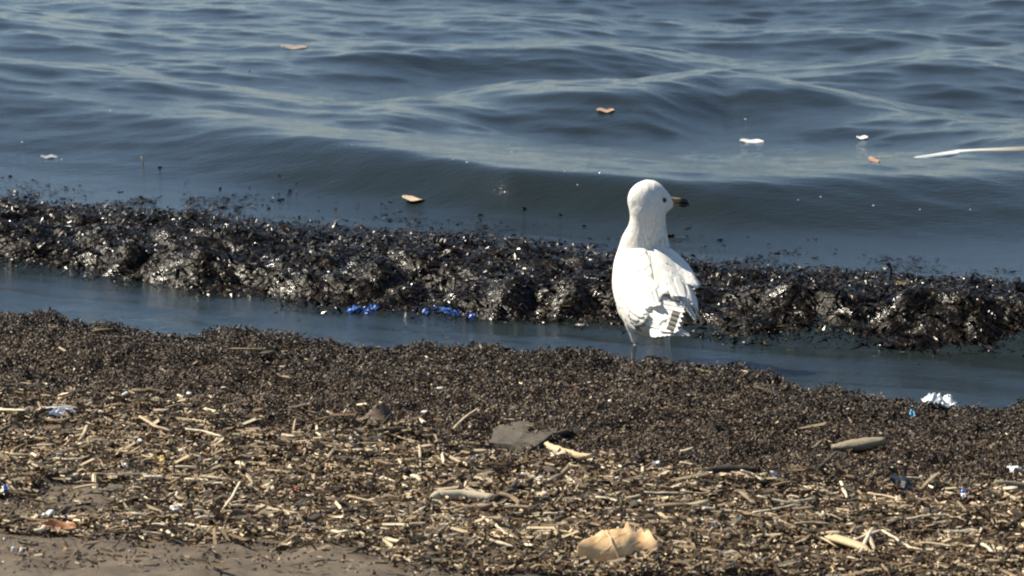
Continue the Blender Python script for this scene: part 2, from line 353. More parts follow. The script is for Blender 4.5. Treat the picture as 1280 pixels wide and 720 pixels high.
HEAD_F = R(9)                                       # heading: away from the camera, turned a little to the left
GX, GY = .277, 7.965
BT = np.array([[-.175, .112, .018, .011], [-.14, .112, .034, .024], [-.10, .112, .048, .043], [-.05, .120, .060, .061], [0, .135, .066, .074],
               [.05, .155, .065, .078], [.09, .176, .056, .066], [.12, .188, .040, .048], [.138, .194, .016, .022]])
def bsec(f): return [np.interp(f, BT[:, 0], BT[:, i]) for i in (1, 2, 3)]
body_rings = []
for f in np.linspace(-.175, .138, 40):
    c_, w_, h_ = bsec(f); a = np.arange(28) * 2 * np.pi / 28
    body_rings.append(np.stack([w_ * np.cos(a), np.full(28, f), c_ + h_ * np.sin(a)], 1))
hd = R(86) + HEAD_F                                  # head turned right over the wing
hdir = np.array([math.sin(hd), math.cos(hd), -.03]); hside = np.array([hdir[1], -hdir[0], 0.])   # hside points to the bird's right
HC = np.array([.010, .058, .322])
def hp(a, b, c): return HC + a * hdir + b * hside + c * np.array([0, 0, 1.])
neck = tube([(0, .085, .17), (0, .083, .205), (.001, .074, .236), (.003, .065, .262), (.003, .060, .285), (.001, .058, .305), HC + np.array([-.007, 0, .0])],
            [.056, .055, .048, .0385, .0355, .0365, .035], 24)
hr = []
for a, wz, hz, dz in [(-.048, .006, .008, -.004), (-.043, .018, .022, -.004), (-.030, .029, .033, -.002), (-.012, .034, .038, .001), (.006, .032, .037, .001), (.020, .026, .0315, -.002),
                      (.031, .0175, .0215, -.005), (.039, .011, .0135, -.007), (.045, .0065, .008, -.008)]:
    ang = np.arange(22) * 2 * np.pi / 22; hr.append(np.array([hp(a, wz * math.cos(t), dz + hz * math.sin(t)) for t in ang]))
thigh = [tube([(sx * .032, .005, .105), (sx * .033, .010, .078), (sx * .033, .009, .058), (sx * .0325, .006, .040)], [.028, .020, .011, .0055], 14) for sx in (-1, 1)]
body = joined([loft(body_rings), neck, loft(hr)] + thigh, .0034, 14)
M = NT('white_plumage'); n_ = M.noise(110, 5, .6, stretch=(1, .35, .6))
tc = M.new('ShaderNodeTexCoord'); sx_ = M.new('ShaderNodeSeparateXYZ'); M.link(tc.outputs['Object'], sx_.inputs[0])
msk = M.ramp(sx_.outputs['Z'], [(.218, (0,) * 3), (.236, (.75,) * 3), (.262, (.45,) * 3), (.30, (.22,) * 3), (.36, (.16,) * 3)])
st = M.noise(190, 5, .7, stretch=(1, 1, .4)); sr = M.ramp(st.outputs['Fac'], [(.45, (0,) * 3), (.70, (1,) * 3)])
mu = M.new('ShaderNodeMath', operation='MULTIPLY'); M.link(msk.outputs[0], mu.inputs[0]); M.link(sr.outputs[0], mu.inputs[1])
mx = M.new('ShaderNodeMix', data_type='RGBA'); M.link(mu.outputs[0], mx.inputs[0])
M.link(M.ramp(n_.outputs['Fac'], [(.3, (.70, .68, .62)), (.7, (.80, .785, .73))]).outputs[0], mx.inputs[6]); mx.inputs[7].default_value = (.22, .17, .11, 1)
M.link(mx.outputs[2], M.b.inputs['Base Color']); M.set(Roughness=.85); M.bump(n_.outputs['Fac'], .7, .004); m_plume = M.m
m_feather = simple('pale_feather', (.62, .60, .545), (.76, .745, .69), 90, .8, .3, .001, (3, .4, 1))
m_grey = simple('grey_feather', (.36, .36, .36), (.48, .48, .47), 90, .8, .3, .001, (3, .4, 1))
m_black = simple('black_feather', (.012, .012, .012), (.03, .028, .026), 90, .6, .3, .001, (3, .4, 1))
m_white = simple('white_tip', (.74, .74, .71), (.82, .82, .79), 90, .8, .2, .001)
gull = put('gull', None, loc=(GX, GY, 0), rot=(0, 0, HEAD_F), label='white gull standing at the water edge looking right with a dark-tipped bill', cat='gull')
gull.empty_display_size = .1
body.materials.clear(); body.materials.append(m_plume); put('body', body, gull)
def feather(p, d, nrm, L, W, lift=.004, camber=.25, droop=0., mats=(0,), thick=.0005, ns=9, nw=5, blunt=.75):
    p, d, nrm = [np.array(q, float) for q in (p, d, nrm)]; d /= np.linalg.norm(d); nrm = nrm - d * nrm.dot(d); nrm /= np.linalg.norm(nrm); sd_ = np.cross(d, nrm)
    V, F, mi = [], [], []
    for side in (0, 1):
        for i in range(ns):
            t = i / (ns - 1); wd = W * (.35 + .65 * min(1, t / .35)) * (1 if t < blunt else max(.02, math.sqrt(max(0, 1 - ((t - blunt) / (1 - blunt)) ** 2))))
            for j in range(nw):
                s_ = j / (nw - 1) * 2 - 1
                V.append(p + d * L * t + sd_ * wd * s_ + nrm * (lift * t - camber * W * s_ * s_ + droop * t * t - side * thick * (1 + .0)))
    o_ = ns * nw
    for i in range(ns - 1):
        for j in range(nw - 1):
            a = i * nw + j; F.append((a, a + 1, a + nw + 1, a + nw)); F.append((o_ + a, o_ + a + nw, o_ + a + nw + 1, o_ + a + 1)); q_ = mats[min(len(mats) - 1, int(i / (ns - 1) * len(mats)))]; mi += [q_, q_]
    rim = [i * nw for i in range(ns)] + [(ns - 1) * nw + j for j in range(1, nw)] + [i * nw + nw - 1 for i in range(ns - 2, -1, -1)] + [j for j in range(nw - 2, 0, -1)]
    for a, b in zip(rim, rim[1:] + rim[:1]): F.append((a, o_ + a, o_ + b, b)); mi.append(mats[0])
    return [tuple(v) for v in V], F, mi
def mesh_f(items, mats):
    V, F, I = [], [], []
    for v, f, i in items: o_ = len(V); V += v; F += [tuple(q + o_ for q in g_) for g_ in f]; I += i
    me = bpy.data.meshes.new('feathers'); me.from_pydata(V, [], F)
    for m in mats: me.materials.append(m)
    me.polygons.foreach_set('material_index', np.array(I, np.int32)); me.update(); return smooth_all(me)
FM = [m_feather, m_white, m_black, m_grey]
def wsurf(side, f, al, off):                         # a point on the folded wing: al is the angle round the body from the flank
    c_, w_, h_ = bsec(max(f, -.15)); flare = (.012 if side > 0 else .003) * smooth(.02, -.10, f)
    w_ = max(w_, .030) + off + flare * (1 if al < R(60) else .4); h_ = max(h_, .03) + off
    if f < -.15: w_ *= 1 - (-.15 - f) * 4.5
    return np.array([side * w_ * math.cos(al), f, c_ + h_ * math.sin(al)])
def wn(side, f, al):
    c_, w_, h_ = bsec(max(f, -.15)); n_ = np.array([side * math.cos(al) / max(w_, .03), .0, math.sin(al) / max(h_, .03)]); return n_ / np.linalg.norm(n_)
for side in (-1, 1):
    # smooth shell of small coverts under the feathers
    sh = []
    for lay in (0, 1):
        for i in range(21):
            f = .105 - i / 20 * .235
            lo = R(np.interp(i / 20, [0, .12, .35, .6, .85, 1], [35, 5, -28, -26, -8, 10])); hi = R(np.interp(i / 20, [0, .15, .5, 1], [60, 82, 86, 80]))
            for j in range(13): sh.append(wsurf(side, f, lo + (hi - lo) * j / 12, (.006 if lay == 0 else -.004) * (1 if 0 < j else .8)))
    F = []
    for i in range(20):
        for j in range(12): a = i * 13 + j; F += [(a, a + 1, a + 14, a + 13), (273 + a, 273 + a + 13, 273 + a + 14, 273 + a + 1)]
    rim = [i * 13 for i in range(21)] + [260 + j for j in range(1, 13)] + [i * 13 + 12 for i in range(19, -1, -1)] + list(range(11, 0, -1))
    F += [(a, 273 + a, 273 + b, b) for a, b in zip(rim, rim[1:] + rim[:1])]
    me = bpy.data.meshes.new('wing'); me.from_pydata([tuple(v) for v in sh], [], F); me.materials.append(m_plume); smooth_all(me)
    bm = bmesh.new(); bm.from_mesh(me); bmesh.ops.recalc_face_normals(bm, faces=bm.faces); bm.to_mesh(me); bm.free()
    wing = put('wing', me, gull)
    V_, F_, I_ = [], [], []
    for row, (f0, als, L, W) in enumerate([(.085, (10, 25, 40, 55, 70), .045, 11), (.060, (-6, 8, 22, 36, 50, 64, 78), .050, 10.5), (.030, (-18, -5, 9, 23, 37, 51, 65, 80), .055, 10.5),
                                           (.000, (-24, -10, 4, 18, 33, 48, 63, 78), .060, 11), (-.035, (-22, -8, 6, 22, 38, 54, 70, 84), .060, 12)]):
        for al in als:                               # each covert hugs the wing and only its tip stands a little proud
            f1 = f0 + random.uniform(-.006, .006); a1 = al + random.uniform(-3, 3); L1 = L * random.uniform(.85, 1.1); o_ = len(V_); up = random.uniform(.0006, .0016); sk = random.uniform(-6, 2)
            for i in range(9):
                t = i / 8; wd = W * (.5 + .5 * min(1, t / .3)) * (1 if t < .6 else math.sqrt(max(.0, 1 - ((t - .6) / .41) ** 2)))
                for j in range(5): u = j / 2 - 1; V_.append(tuple(wsurf(side, f1 - L1 * t, R(a1 + sk * t + wd * u), .0052 + up * t * (1 - .75 * u * u) + .0006 * t)))
            for i in range(8):
                for j in range(4): a = o_ + i * 5 + j; F_.append((a, a + 1, a + 6, a + 5)); I_.append(0)
    items = [(V_, F_, I_)]
    cv = put('coverts', mesh_f(items, FM), wing)
    for k in range(7):                               # tertials: long feathers over the rump, hugging the wing
        a1 = 8 + k * 11 + random.uniform(-3, 3); f1 = -.050 - .003 * k; L1 = random.uniform(.068, .088); V_, F_ = [], []; up = random.uniform(.0006, .0018)
        for lay_ in (0, 1):
            for i in range(11):
                t = i / 10; wd = 8.5 * (.5 + .5 * min(1, t / .3)) * (1 if t < .72 else math.sqrt(max(.0, 1 - ((t - .72) / .285) ** 2)))
                for j in range(5): u = j / 2 - 1; V_.append(tuple(wsurf(side, f1 - L1 * t, R(a1 - 5 * t + wd * u), .0060 + up * t * (1 - .7 * u * u) + .0008 * (k % 2) - .0005 * lay_)))
        for i in range(10):
            for j in range(4): a = i * 5 + j; F_ += [(a, a + 1, a + 6, a + 5), (55 + a, 60 + a, 61 + a, 56 + a)]
        F_ += [(50 + j, 51 + j, 106 + j, 105 + j) for j in range(4)] + [(i * 5, i * 5 + 5, 60 + i * 5, 55 + i * 5) for i in range(10)] + [(i * 5 + 4, 59 + i * 5, 64 + i * 5, i * 5 + 9) for i in range(10)]
        put('tertial_feather', mesh_f([(V_, F_, [0] * len(F_))], FM), wing)
    for k in range(6):                               # secondaries along the lower edge
        a1 = -22 + k * 7; f1 = -.050 - .004 * k; L1 = random.uniform(.075, .088); V_, F_ = [], []
        for lay_ in (0, 1):
            for i in range(11):
                t = i / 10; wd = 8 * (.6 + .4 * min(1, t / .3)) * (1 if t < .8 else math.sqrt(max(.0, 1 - ((t - .8) / .205) ** 2)))
                for j in range(5): u = j / 2 - 1; V_.append(tuple(wsurf(side, f1 - L1 * t, R(a1 + 14 * t + wd * u), .0042 + .0010 * t * (1 - .7 * u * u) + .0004 * (k % 2) - .0005 * lay_)))
        for i in range(10):
            for j in range(4): a = i * 5 + j; F_ += [(a, a + 1, a + 6, a + 5), (55 + a, 60 + a, 61 + a, 56 + a)]
        F_ += [(50 + j, 51 + j, 106 + j, 105 + j) for j in range(4)] + [(i * 5, i * 5 + 5, 60 + i * 5, 55 + i * 5) for i in range(10)] + [(i * 5 + 4, 59 + i * 5, 64 + i * 5, i * 5 + 9) for i in range(10)]
        put('secondary_feather', mesh_f([(V_, F_, [0] * len(F_))], FM), wing)
    for k in range(6):                               # primaries: dark with white tips, crossing over the tail
        al = R((2 if side < 0 else -14) + 7 * k); f1 = -.085; p = wsurf(side, f1, al, .007 if side < 0 else .003)
        tip = np.array([(.010 + .006 * k) if side < 0 else .030 - .003 * k, -.222 + .014 * k, .108 + .0065 * k])
        put('primary_feather', mesh_f([feather(p, tip - p, wn(side, f1, R(25)), np.linalg.norm(tip - p), .0085, 0, .2, 0, (0, 0, 0, 0, 0, 0, 0, 0, 0, 0, 2, 2, 1) if k < 4 and side < 0 else (0, 0, 0, 0, 0, 0, 3, 3, 3, 2, 1) if side > 0 else (0, 0, 1), ns=14)], FM), wing)
items = []
for o_ in gull.children:                              # the right wing is held a little up and out
    if o_.name == 'wing.001': pv = Vector((.04, .09, .20)); o_.matrix_local = Matrix.Translation(pv) @ Matrix.Rotation(R(-4), 4, 'X') @ Matrix.Rotation(R(2), 4, 'Z') @ Matrix.Translation(-pv)
# mantle: the cape of back feathers bridging both wings, its trailing edge lifted on the right
V_, F_ = [], []; nu, nv = 25, 15
for lay_ in (0, 1):
    for i in range(nu):
        u = i / (nu - 1); edge = (.02 + .04 * u) * math.sin(u * 21) + .02 * math.sin(u * 47 + 1)
        for j in range(nv):
            v = j / (nv - 1); v = v * (1 + edge * v)
            A = wsurf(-1, .085 - .185 * v, R(34), .0058); f = .078 - .19 * v; c_, w_, h_ = bsec(f); B = np.array([.004 * v, f, c_ + h_ + .003 + .004 * v]); C0 = wsurf(1, .085, R(40), .007); C1 = np.array([.083, -.060, .172]); C = C0 + (C1 - C0) * v + np.array([.006, 0, .004]) * math.sin(math.pi * min(1, v))
            Bq = 2 * B - (A + C) / 2; P_ = (1 - u) ** 2 * A + 2 * u * (1 - u) * Bq + u * u * C; V_.append(tuple(P_ + np.array([0, 0, -.0016 * lay_ + .0012 * math.sin(u * 34 + 9 * v) * v])))
N_ = nu * nv
for i in range(nu - 1):
    for j in range(nv - 1): a = i * nv + j; F_ += [(a, a + nv, a + nv + 1, a + 1), (N_ + a, N_ + a + 1, N_ + a + nv + 1, N_ + a + nv)]
rim = list(range(nv)) + [i * nv + nv - 1 for i in range(1, nu)] + [(nu - 1) * nv + q for q in range(nv - 2, -1, -1)] + [i * nv for i in range(nu - 2, 0, -1)]
F_ += [(a, b, N_ + b, N_ + a) for a, b in zip(rim, rim[1:] + rim[:1])]
me = mesh_f([(V_, F_, [0] * len(F_))], [m_plume]); bm = bmesh.new(); bm.from_mesh(me); bmesh.ops.recalc_face_normals(bm, faces=bm.faces); bm.to_mesh(me); bm.free(); put('mantle', me, gull)
tail = put('tail', mesh_f([feather((.0, -.13, .112), (0, -1, -.10), (0, 0, 1), .075, .022, 0, .1)], [m_white]), gull)
for k in range(8):
    u = (k - 3.5) / 3.5
    put('tail_feather', mesh_f([feather((u * .018, -.125, .108 - .003 * abs(u)), (u * .16, -1, -.12), (u * .2, 0, 1), .085, .0115, 0, .1, 0, (1, 1, 1, 1))], FM), tail)
# bill, eye
M = NT('bill_horn'); tc = M.new('ShaderNodeTexCoord'); sx_ = M.new('ShaderNodeSeparateXYZ'); M.link(tc.outputs['Generated'], sx_.inputs[0])
M.link(M.ramp(sx_.outputs['X'], [(.0, (.20, .15, .08)), (.45, (.23, .17, .085)), (.60, (.05, .035, .02)), (.66, (.012, .010, .008)), (.95, (.012, .010, .008)), (1, (.2, .15, .08))]).outputs[0], M.b.inputs['Base Color']); M.set(Roughness=.35)
m_bill = M.m
def bp(a, b, c): return hp(.034 + a, b * 1.4, -.006 + c * 1.6)
up_ = []; lo_ = []
for t, wd, top, mid in [(0, .0060, .0068, .0), (.25, .0052, .0064, -.0004), (.5, .0042, .0058, -.0006), (.72, .0034, .0056, -.001), (.88, .0026, .0044, -.0022), (.97, .0016, .0014, -.0044), (1.0, .0006, -.003, -.0056)]:
    a = np.arange(12) * 2 * np.pi / 12; cc = (top + mid) / 2; hh = (top - mid) / 2
    up_.append(np.array([bp(.042 * t, wd * math.cos(q), cc + hh * math.sin(q)) for q in a]))
for t, wd, top, bot in [(0, .0054, .0003, -.0060), (.3, .0044, .0, -.0056), (.6, .0034, -.0006, -.0056), (.72, .003, -.001, -.0062), (.84, .0022, -.002, -.0052), (.92, .0008, -.0028, -.0036)]:
    a = np.arange(12) * 2 * np.pi / 12; cc = (top + bot) / 2; hh = (top - bot) / 2
    lo_.append(np.array([bp(.042 * t, wd * math.cos(q), cc + hh * math.sin(q)) for q in a]))
bill = put('bill', joined([loft(up_)]), gull); bill.data.materials.append(m_bill)
lower = put('lower_mandible', joined([loft(lo_)]), bill); lower.data.materials.append(m_bill)
m_eye = simple('eye_dark', (.01, .008, .006), (.02, .016, .01), 60, .08, 0); m_lid = simple('eye_ring', (.24, .19, .15), (.34, .28, .22), 200, .6, .2)
def ball(c, r, sc=(1, 1, 1), seg=14):
    bm = bmesh.new(); bmesh.ops.create_uvsphere(bm, u_segments=seg, v_segments=seg // 2 + 2, radius=r)
    for v in bm.verts: v.co = Vector((v.co.x * sc[0], v.co.y * sc[1], v.co.z * sc[2])) + Vector(c)
    me = bpy.data.meshes.new('ball'); bm.to_mesh(me); bm.free(); return smooth_all(me)
for sgn in (-1, 1):
    e = put('eye', ball(hp(.0215, sgn * .0212, .0015), .0050), gull, label='dark eye'); e.data.materials.append(m_eye)
    th = np.arange(15) * 2 * np.pi / 14
    rg = put('eye_ring', tube([hp(.0215 + .0058 * math.cos(q), sgn * (.0232 - .0016 * math.cos(q)), .0015 + .0046 * math.sin(q)) for q in th], .0013, 6), e); rg.data.materials.append(m_lid)
# legs and webbed feet
m_leg = simple('leg_skin', (.50, .47, .37), (.66, .63, .53), 120, .55, .4, .001)
ca, sa = math.cos(HEAD_F), math.sin(HEAD_F)
for sx, lf in ((-1, .008), (1, -.012)):
    top = np.array([sx * .0325, .008, .050]); fx, fy = sx * .037, lf - .002
    wx, wy = GX + fx * ca - fy * sa, GY + fx * sa + fy * ca; gz = float(zbeach(wx, wy)) + .004
    leg = put('leg', smooth_all(tube([top, (sx * .0335, .002, .036), (fx, fy - .004, gz + .012), (fx, fy, gz + .003)], [.0055, .0046, .0042, .0052], 10)), gull); leg.data.materials.append(m_leg)
    toes = []
    ends = [(fx + .020, fy + .040, gz), (fx, fy + .046, gz), (fx - .020, fy + .040, gz)]
    for e in ends: toes.append(tube([(fx, fy, gz + .003), ((fx + e[0]) / 2, (fy + e[1]) / 2, gz + .004), e], [.004, .0034, .0016], 7))
    me = bpy.data.meshes.new('web'); W_ = [(fx, fy, gz + .002)] + ends + [(fx, fy, gz - .001)] + [(a, b, c - .0025) for a, b, c in ends]
    me.from_pydata(W_, [], [(0, 1, 2), (0, 2, 3), (4, 6, 5), (4, 7, 6), (1, 5, 6, 2), (2, 6, 7, 3), (0, 4, 5, 1), (3, 7, 4, 0)]); toes.append(me)
    ft = put('webbed_foot', joined(toes), leg); ft.data.materials.append(m_leg)

# ------------------------------------------------------------------ things lying on the wrack
def irregular(me, amp, sc, seed=0):                  # uneven surface on a small mesh
    n = len(me.vertices); v = np.empty(n * 3, np.float32); me.vertices.foreach_get('co', v); v = v.reshape(-1, 3)
    d = np.stack([fbm(v[:, 0] * sc + v[:, 2] * sc * .7, v[:, 1] * sc + v[:, 2] * sc, seed + i * 13, 3) for i in range(3)], 1)
    me.vertices.foreach_set('co', (v + amp * d).astype(np.float32).ravel()); me.update(); return me
m_straw = simple('straw', (.28, .215, .135), (.52, .43, .29), 45, .75, .5, .002, (1, 6, 6))
m_straw2 = simple('bleached_straw', (.48, .40, .28), (.70, .62, .46), 45, .75, .5, .002, (1, 6, 6))
m_straw3 = simple('brown_straw', (.12, .085, .052), (.26, .19, .115), 45, .8, .5, .002, (1, 6, 6))
m_twig = simple('grey_twig', (.035, .026, .018), (.11, .085, .06), 70, .85, .7, .003, (1, 5, 5))
m_bark = simple('dark_bark', (.018, .013, .009), (.06, .045, .03), 70, .8, .8, .003)
m_shell = simple('white_shell', (.56, .55, .52), (.78, .77, .74), 60, .5, .3)
m_log = simple('weathered_wood', (.14, .115, .075), (.27, .23, .155), 55, .8, .7, .002, (1, 5, 5))
m_palestick = simple('pale_stick_wood', (.33, .285, .195), (.47, .42, .305), 50, .75, .4, .002, (1, 4, 4))
m_cob = simple('cream_wood', (.42, .30, .16), (.68, .55, .35), 160, .75, .9, .003)
m_slab = simple('grey_bark_slab', (.042, .034, .025), (.105, .088, .064), 60, .85, .9, .004, (1, 3, 1))
def lay(p, up): return (p[0], p[1], p[2] + up)
def stick(name, pxs, rads, mat, lift=.010, k=7, flat=1.0, amp=.0012, straight=False, seed=0):
    G = [ground(*p) for p in pxs]
    if straight: G = [G[0] + (G[-1] - G[0]) * i / (len(G) - 1) for i in range(len(G))]
    g0 = G[0] * .5 + G[-1] * .5; P = []; Rr = []
    n = len(G) - 1; zl = [g[2] for g in G]; w_ = np.linspace(0, 1, 12)[:, None]; ln = G[0] * (1 - w_) + G[-1] * w_; up = max(0., float(np.max(zbeach(ln[:, 0], ln[:, 1]) - ln[:, 2]))) * .6
    for i in range(n):
        for t in np.linspace(0, 1, 6)[:(6 if i == n - 1 else 5)]:
            P.append(np.array([*(G[i] * (1 - t) + G[i + 1] * t)[:2], np.interp(i + t, [0, n], [zl[0], zl[-1]]) + up + lift]) - g0); Rr.append(rads[i] * (1 - t) + rads[i + 1] * t)
    me = irregular(smooth_all(tube(P, Rr, k, flat)), amp, 90, seed); me.name = name; me.materials.append(mat)
    return me, tuple(g0)
def film(w, d, h, seed, n=12, mat=None, thick=.0008, jag=.15):   # a crumpled sheet with thickness
    V, F = [], []; r = np.random.default_rng(seed)
    U, W_ = np.meshgrid(np.linspace(-1, 1, n), np.linspace(-1, 1, n)); j = 1 + jag * r.normal(0, 1, U.shape) * (np.maximum(abs(U), abs(W_)) > .95)
    z = h * (.5 + .7 * fbm(U * 1.6 + seed, W_ * 1.6, seed, 3) + .09 * r.normal(0, 1, U.shape)) * (1 - .6 * np.maximum(abs(U), abs(W_)) ** 3)
    k = np.sqrt(1 - .35 * U ** 2 * W_ ** 2)
    P = np.stack([U * w / 2 * k * j, W_ * d / 2 * k * j, z], -1).reshape(-1, 3); V = np.concatenate([P, P - [0, 0, thick]]); N = n * n
    for i in range(n - 1):
        for q in range(n - 1): a = i * n + q; F += [(a, a + 1, a + n + 1, a + n), (N + a, N + a + n, N + a + n + 1, N + a + 1)]
    rim = list(range(n)) + [i * n + n - 1 for i in range(1, n)] + [(n - 1) * n + q for q in range(n - 2, -1, -1)] + [i * n for i in range(n - 2, 0, -1)]
    F += [(a, N + a, N + b, b) for a, b in zip(rim, rim[1:] + rim[:1])]
    me = bpy.data.meshes.new('film'); me.from_pydata([tuple(v) for v in V], [], F); me.materials.append(mat); return me
def pebble(r, sc, seed, mat):
    bm = bmesh.new(); bmesh.ops.create_icosphere(bm, subdivisions=3, radius=r)
    for v in bm.verts: v.co = Vector((v.co.x * sc[0], v.co.y * sc[1], v.co.z * sc[2]))
    me = bpy.data.meshes.new('pebble'); bm.to_mesh(me); bm.free(); irregular(me, r * .3, 1.1 / r, seed); me.materials.append(mat); return smooth_all(me)
def leaf_mesh(L, W, mat, curl=.3, fold=.2, jag=.06, seed=0, n=22, m=11, thick=.0006, wave=.004):
    V, F = [], []; r = np.random.default_rng(seed)
    for side in (0, 1):
        for i in range(n):
            t = i / (n - 1); hw = W / 2 * (math.sin(math.pi * min(1, t * .92 + .06)) ** .75)
            for q in range(m):
                s_ = q / (m - 1) * 2 - 1; e = hw * (1 + (jag * math.sin(i * 2.4 + seed) if abs(s_) > .8 else 0))
                x_ = (t - .5) * L; z_ = curl * L * (t - .5) ** 2 + fold * abs(s_) * hw + wave * math.sin(9 * t + 3 * s_ + seed) * abs(s_) - side * thick
                V.append((x_, s_ * e, z_))
    N = n * m
    for i in range(n - 1):
        for q in range(m - 1): a = i * m + q; F += [(a, a + m, a + m + 1, a + 1), (N + a, N + a + 1, N + a + m + 1, N + a + m)]
    rim = list(range(m)) + [i * m + m - 1 for i in range(1, n)] + [(n - 1) * m + q for q in range(m - 2, -1, -1)] + [i * m for i in range(n - 2, 0, -1)]
    F += [(a, b, N + b, N + a) for a, b in zip(rim, rim[1:] + rim[:1])]
    me = bpy.data.meshes.new('leaf'); me.from_pydata(V, [], F); me.materials.append(mat); return smooth_all(me)
# --- the big curled leaf
M = NT('dry_tan_leaf'); n_ = M.noise(35, 5, .6); M.link(M.ramp(n_.outputs['Fac'], [(.28, (.44, .26, .11)), (.5, (.64, .43, .215)), (.72, (.78, .58, .33))]).outputs[0], M.b.inputs['Base Color'])
M.set(Roughness=.65); n2 = M.noise(120, 4, .7, stretch=(1, .4, 1)); M.bump(n2.outputs['Fac'], .5, .002)
tr = M.b.inputs['Transmission Weight']; m_leaf = M.m; m_rib = simple('leaf_rib', (.52, .38, .21), (.70, .55, .34), 90, .6, .3)
g0 = ground(772, 707)
V, F = [], []; n, m = 64, 20
OUT = [(-1, .20, .42), (-.9, .05, .62), (-.7, -.06, .74), (-.45, .0, .86), (-.2, .04, .92), (0, .10, .98), (.15, .13, 1.04), (.27, .16, 1.22), (.35, .16, .95), (.43, .16, .74), (.52, .15, .80), (.60, .13, .90), (.68, .12, .74), (.79, .12, .82), (.90, .17, .56), (1, .32, .45)]
OUT = np.array(OUT)
for side in (0, 1):
    for i in range(n):
        u = i / (n - 1) * 2 - 1; lo = np.interp(u, OUT[:, 0], OUT[:, 1]); hi = np.interp(u, OUT[:, 0], OUT[:, 2]) + .012 * math.sin(23 * u + 3 * math.sin(4 * u)) + .012 * math.sin(57 * u + 1) * math.sin(7 * u)
        for q in range(m):
            v = lo + (hi - lo) * q / (m - 1)
            cup = -.030 * smooth(.12, .62, u) * (1 - .7 * smooth(.6, 1, u)) * v + .010 * math.cos(2.2 * u + .4) - .012 * (u > 0) * 0
            y_ = .046 * v - .012 * math.sin(v * math.pi) + cup * -1 - .022 * smooth(-.3, -1, u) * v
            z_ = .043 * v + .006 * math.sin(math.pi * v) + .002 * math.sin(5 * u + 3 * v) + .0008 * math.sin(17 * u + 2 * v) * v
            th_ = math.atan2(v + .05, u - .08) * 1.7 + .3; cr = (abs((th_ % 1) - .5) * 2 - .5) * .0028 * math.hypot(u - .08, v); y_ += cr; z_ -= .35 * cr
            V.append((u * .062, y_ + side * .0007, z_ - side * .0004))
N = n * m
for i in range(n - 1):
    for q in range(m - 1): a = i * m + q; F += [(a, a + m, a + m + 1, a + 1), (N + a, N + a + 1, N + a + m + 1, N + a + m)]
rim = list(range(m)) + [i * m + m - 1 for i in range(1, n)] + [(n - 1) * m + q for q in range(m - 2, -1, -1)] + [i * m for i in range(n - 2, 0, -1)]
F += [(a, b, N + b, N + a) for a, b in zip(rim, rim[1:] + rim[:1])]
me = bpy.data.meshes.new('leaf_blade'); me.from_pydata(V, [], F); me.materials.append(m_leaf); smooth_all(me)
root = put('curled_leaf', None, loc=lay(g0, .006), label='large curled tan dry leaf with pale stem on the splinters', cat='leaf')
put('blade', me, root)
def blade_pt(u, v): i = int(round((u + 1) / 2 * (n - 1))); lo = np.interp(u, OUT[:, 0], OUT[:, 1]); hi = np.interp(u, OUT[:, 0], OUT[:, 2]); q = int(round(np.clip((v - lo) / (hi - lo), 0, 1) * (m - 1))); return np.array(V[i * m + q])
pts = [blade_pt(-.28 + .42 * (1 - t) ** 1.0 * 0 + .30 * t, .90 - .80 * t) + [0, -.0028, .0014] for t in np.linspace(0, 1, 7)] + [np.array([.014, -.018, .006]), np.array([.022, -.038, -.002])]
st_ = smooth_all(tube(pts, [.0008, .0013, .0016, .0018, .0019, .0020, .0020, .0021, .0024], 8)); st_.materials.append(m_rib); put('stem', st_, root)
for k, (u0, v0, u1, v1) in enumerate([(-.22, .75, -.75, .45), (-.12, .5, -.6, .12), (-.15, .6, .3, .9), (-.05, .35, .6, .5)]):
    pts = [blade_pt(u0 + (u1 - u0) * t, v0 + (v1 - v0) * t) + [0, .0001, -.0001] for t in np.linspace(0, 1, 6)]
    vm = smooth_all(tube(pts, [.0008, .0007, .0007, .0006, .0005, .0003], 6)); vm.materials.append(m_rib); put('vein', vm, root)

def thing(name, mesh_loc, label, cat, group=None, rot=None): return put(name, mesh_loc[0], loc=mesh_loc[1], label=label, cat=cat, group=group, rot=rot)
thing('driftwood_stick', stick('s', [(541, 634), (547, 627), (580, 630), (618, 635)], [.0055, .0088, .009, .0076], m_palestick, .015, 10), 'smooth pale grey stick with rounded bent end beside a forked twig', 'stick')
tw = thing('forked_twig', stick('s', [(616, 637), (640, 624), (666, 611)], [.0062, .0055, .0035], m_twig, .012, 8, 1, .002), 'brown forked twig against the end of the smooth pale stick', 'twig')
b_, l_ = stick('s', [(640, 624), (647, 612)], [.004, .002], m_twig, .016, 7); put('side_branch', b_, tw, loc=np.array(l_) - np.array(tw.location))
thing('driftwood_piece', stick('s', [(683, 572), (696, 574), (722, 581), (739, 587)], [.005, .009, .009, .005], m_cob, .019, 12, .8, .003), 'cream-coloured ridged piece of wood below the grey bark slab', 'wood')
thing('driftwood_log', stick('s', [(1040, 570), (1062, 567.3), (1084, 564.7), (1106, 562)], [.006, .0115, .0135, .0085], m_log, .012, 12, .9, .002, True), 'rounded grey-brown piece of driftwood half sunk in the dark wrack', 'wood')
thing('twig', stick('s', [(1024, 592), (1044, 577)], [.003, .0045], m_twig, .010), 'short dark twig poking out under the rounded driftwood', 'twig')
thing('branch_piece', stick('s', [(1243, 613), (1300, 620)], [.006, .0085], m_log, .012, 9, 1, .002), 'thick brown broken stick with mottled bark by the white scrap', 'stick')
thing('hollow_shade_branch', stick('s', [(690, 541), (712, 540), (742, 551)], [.005, .008, .004], m_bark, .006, 9, .9, .003), 'dark stub standing in for the shadowed hollow beside the grey bark slab', 'branch')  # dark piece stands in for the cavity shadow right of the slab
